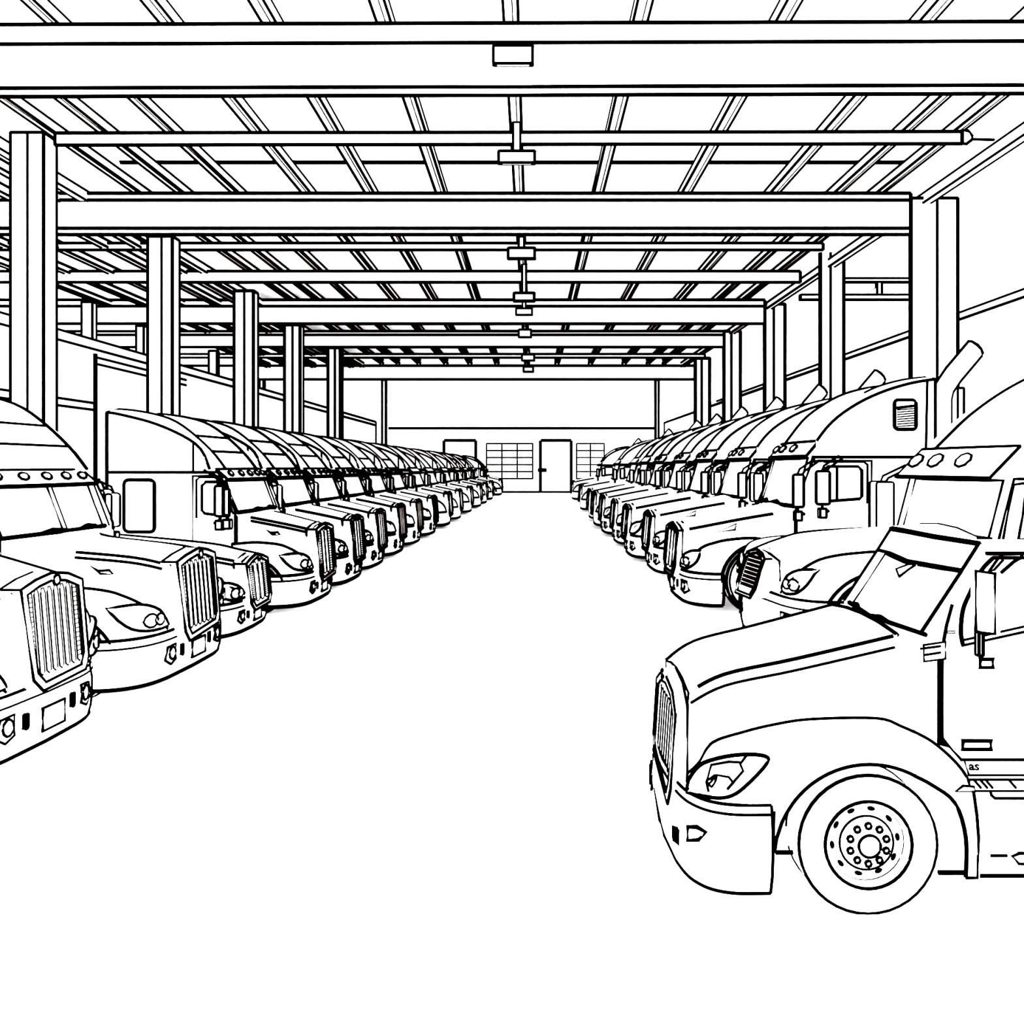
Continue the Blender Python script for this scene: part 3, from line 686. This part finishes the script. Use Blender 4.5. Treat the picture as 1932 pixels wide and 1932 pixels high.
for i, (x0, x1, yt, Yc) in enumerate([(154, 174, 570, 34.4), (257, 271, 615, 40.2), (394, 409, 662, 48.7), (490, 497, 690, 58)]):
    column(x0, x1, (), yt, Yc, .3, 'slim outer column, %s of those rising behind the left half wall' % ORDC[i], GO, px=2.0)

# transverse roof beams
def beam(Yc, ys, x0, x1, depth, label, cat='beam', slope=0.0, px=2.6, flange=None, name='roof_beam'):
    X0 = at(x0, 0, Yc)[0]; X1 = at(x1, 0, Yc)[0]
    Z = [at(0, y, Yc)[1] for y in ys]
    q = MB(Yc)
    p = [(X, y, z) for X in (X0, X1) for y in (0, depth) for z in (Z[-1], Z[0])]
    sh = lambda v: (v[0], v[1], v[2] + slope * v[0])
    p = [sh(v) for v in p]
    for f in ((0, 1, 3, 2), (4, 5, 7, 6), (0, 1, 5, 4), (2, 3, 7, 6), (0, 2, 6, 4), (1, 3, 7, 5)): q.face([p[i] for i in f])
    for z in Z:
        n = 24
        q.ink([sh((X0 + (X1 - X0) * i / n, -.005, z)) for i in range(n + 1)], px)
    q.ink([p[0], p[1]], px); q.ink([p[4], p[5]], px)
    o = q.build(name, STEEL); o.location = (0, Yc, 0)
    return tag(o, label, cat, 'transverse roof beams')
beam(13.1, (44, 81, 164, 180), -700, 2600, .06, 'deepest roof beam, nearest the camera across the top of the picture', slope=.003, px=3.0)
beam(17.2, (250, 273), 104, 1815, .06, 'slim roof beam running from the nearest left column, its right end free', px=2.8, slope=.0015)
beam(21.2, (365, 378, 431, 443), -500, 1718, .06, 'deep roof beam meeting the nearest right column', px=2.8)
beam(25.6, (459, 472), -400, 1553, .06, 'slim roof beam meeting the second right column', px=2.4)
beam(29.0, (512, 533), -400, 1510, .06, 'slim roof beam hanging just beyond the second right column', px=2.4)
beam(34.9, (566, 578, 611), -200, 1443, .06, 'deep roof beam meeting the third right column', px=2.4)
beam(41.6, (625, 632, 655), -200, 1366, .06, 'deep roof beam meeting the fourth right column', px=2.2)
beam(50.0, (668, 675), -100, 1330, .06, 'slim roof beam between the two farthest deep beams', px=1.8)
beam(56.0, (690, 716), -100, 1312, .06, 'farthest deep roof beam above the back wall', px=2.2)
# free rounded end of the slim beam
q = MB(17.2)
e = [at(x, y, 17.2) for x, y in ((1815, 246), (1826, 247), (1834, 256), (1833, 264), (1824, 271), (1815, 271))]
q.slab([(x, 0.2, z) for x, z in e], (0, -.2, 0), 2.6); a = at(1834, 263, 17.2); b = at(1876, 264, 17.2); q.ink([(a[0], 0, a[1]), (b[0], 0, b[1])], 2.2)
o = q.build('beam_bracket', STEEL); o.location = (0, 17.2, 0); tag(o, 'rounded bracket closing the free right end of the slim beam', 'bracket')

# purlins under the roof sheets
PX = [-9.9, -8.82, -7.44, -5.66, -4.07, -2.29, -.32, 1.68, 3.89, 6.11, 7.69, 8.75]
PL = ['outermost left', 'second from the left', 'third from the left', 'fourth from the left', 'fifth from the left', 'last one left of the lamps', 'one carrying the lamps', 'first one right of the lamps', 'fourth from the right', 'third from the right', 'second from the right', 'outermost right']
for x, l in zip(PX, PL):
    hw = .11 if abs(x) < 7 else .09
    q = MB(); y0, y1 = 6.5, 56.0
    q.box(-hw, hw, y0, y1, 10.0, 10.2, 0)
    for xx, z, px in ((-hw, 10.0, 2.3), (hw, 10.0, 2.3), (hw * .25, 9.995, 1.0), (-hw if x > 0 else hw, 10.2, 2.0)):
        q.ink([(xx, y0 + (y1 - y0) * i / 10, z) for i in range(11)], px)
    o = q.build('roof_purlin', STEEL); o.location = (x, 0, 0)
    tag(o, 'purlin running down the main roof bay, %s' % l, 'purlin', 'purlins of the main roof bay')
for i, x in enumerate((-11.9, -12.9, -14.4, -15.9, -17.4)):
    q = MB(); y0, y1 = 14, 56.0
    q.box(-.1, .1, y0, y1, 9.75, 9.95, 0)
    for xx, z, px in ((-.1, 9.75, 2.6), (.1, 9.75, 2.2), (.1, 9.95, 2.4)): q.ink([(xx, y0 + (y1 - y0) * k / 10, z) for k in range(11)], px)
    o = q.build('roof_purlin', STEEL); o.location = (x, 0, 0)
    tag(o, 'purlin over the left side bay, %s out from the left column row' % ['first', 'second', 'third', 'fourth', 'fifth'][i], 'purlin', 'purlins of the left side bay')
def long_beam(X, z0, z1, ya, yb, l):
    q = MB(); q.box(-.1, .1, ya, yb, z0, z1, 0)
    for xx, z in ((-.1, z0), (.1, z1), (.1, z0), (-.1, z1)): q.ink([(xx, ya + (yb - ya) * k / 8, z) for k in range(9)], 2.0)
    o = q.build('eave_beam', STEEL); o.location = (X, 0, 0); tag(o, l, 'beam', 'lengthwise roof beams')
long_beam(9.98, 9.78, 10.02, 9, 56, 'eave beam along the tops of the right columns')
long_beam(-11.2, 9.76, 10.0, 9, 56, 'eave beam just outside the tops of the left columns')
# braced frame over the right side bay
fr = thing('wall_brace_frame', 'small braced frame between the second right column and the right wall', 'frame', (0, 30.5, 0))
for nm, y0, y1, x0 in (('top_rail', 525, 532, 1580), ('bottom_rail', 556, 565, 1511)):
    q = MB(30.5); X0, Z0 = at(x0, y1, 30.5); X1, Z1 = at(1735, y0, 30.5); q.box(X0, X1, 0, .15, Z0, Z1, 1.8); q.build(nm, STEEL, fr)
q = MB(30.5); pts = [at(x, y, 30.5) for x, y in ((1634, 556), (1656, 540), (1656, 556))]
q.slab([(x, .1, z) for x, z in pts], (0, -.08, 0), 2.0); X0, Z0 = at(1655, 556, 30.5); X1, Z1 = at(1664, 532, 30.5); q.box(X0, X1, 0, .12, Z0, Z1, 1.8); q.build('gusset', STEEL, fr)

# ceiling lamps down the centre line
LM = [(931, 1005, 86, 122, 12.85), (941, 1009, 285, 309, 16.9), (959, 1009, 468, 489, 25.3), (970, 1008, 553, 569, 28.7), (974, 1004, 582, 595, 34.6), (979, 1002, 622, 637, 41.3), (985, 1008, 669, 681, 49.7), (988, 1006, 692, 702, 55.7)]
for i, (x0, x1, y0, y1, Y) in enumerate(LM):
    X0, Z1 = at(x0, y0, Y); X1, Z0 = at(x1, y1, Y); cx = (X0 + X1) / 2
    t = thing('ceiling_light', 'box-shaped ceiling lamp, %s of the row down the centre of the roof' % ORD[i], 'lamp', (cx, Y, Z0), 0, 'ceiling lamps in the centre row')
    w = (X1 - X0) / 2; h = Z1 - Z0
    q = MB(Y); q.box(-w, w, 0, .07, .02, h, 2.4 if i < 4 else 1.7); hs = q.build('housing', STEEL, t)
    q = MB(Y); q.box(-w * .8, w * .8, .02, .06, .005, .02, 0); q.build('lens', LAMPM, t)
    if i:
        q = MB(Y); q.box(-w * .2, w * .2, .01, .06, h, max(h + .05, 9.99 - Z0), 2.0 if i < 4 else 1.5); q.build('stem', STEEL, t)
    ld = bpy.data.lights.new('lamp_light', 'AREA'); ld.energy = 300; ld.size = .03
    lo = bpy.data.objects.new('lamp_light', ld); C.objects.link(lo); lo.location = (cx, Y + .04, Z0 - .005)

# ------------------------------------------------------------------ light, camera, view
w = bpy.data.worlds.new('overcast'); bpy.context.scene.world = w; w.use_nodes = True
w.node_tree.nodes['Background'].inputs[0].default_value = (1, 1, 1, 1); w.node_tree.nodes['Background'].inputs[1].default_value = 1.2
sc = bpy.context.scene
sc.view_settings.view_transform = 'Standard'; sc.view_settings.look = 'None'; sc.view_settings.gamma = 1; sc.view_settings.use_curve_mapping = False
sc.view_settings.exposure = 4.3
sc.cycles.diffuse_bounces = 8; sc.cycles.max_bounces = 10
cd = bpy.data.cameras.new('camera'); co = bpy.data.objects.new('camera', cd); C.objects.link(co); sc.camera = co
co.location = (0, 0, EYE); co.rotation_euler = (math.pi / 2, 0, 0)
cd.sensor_width = 36; cd.lens = 36 * F / 1932
cd.shift_x = -(CX - 966) / 1932; cd.shift_y = -(966 - CY) / 1932
cd.clip_end = 500
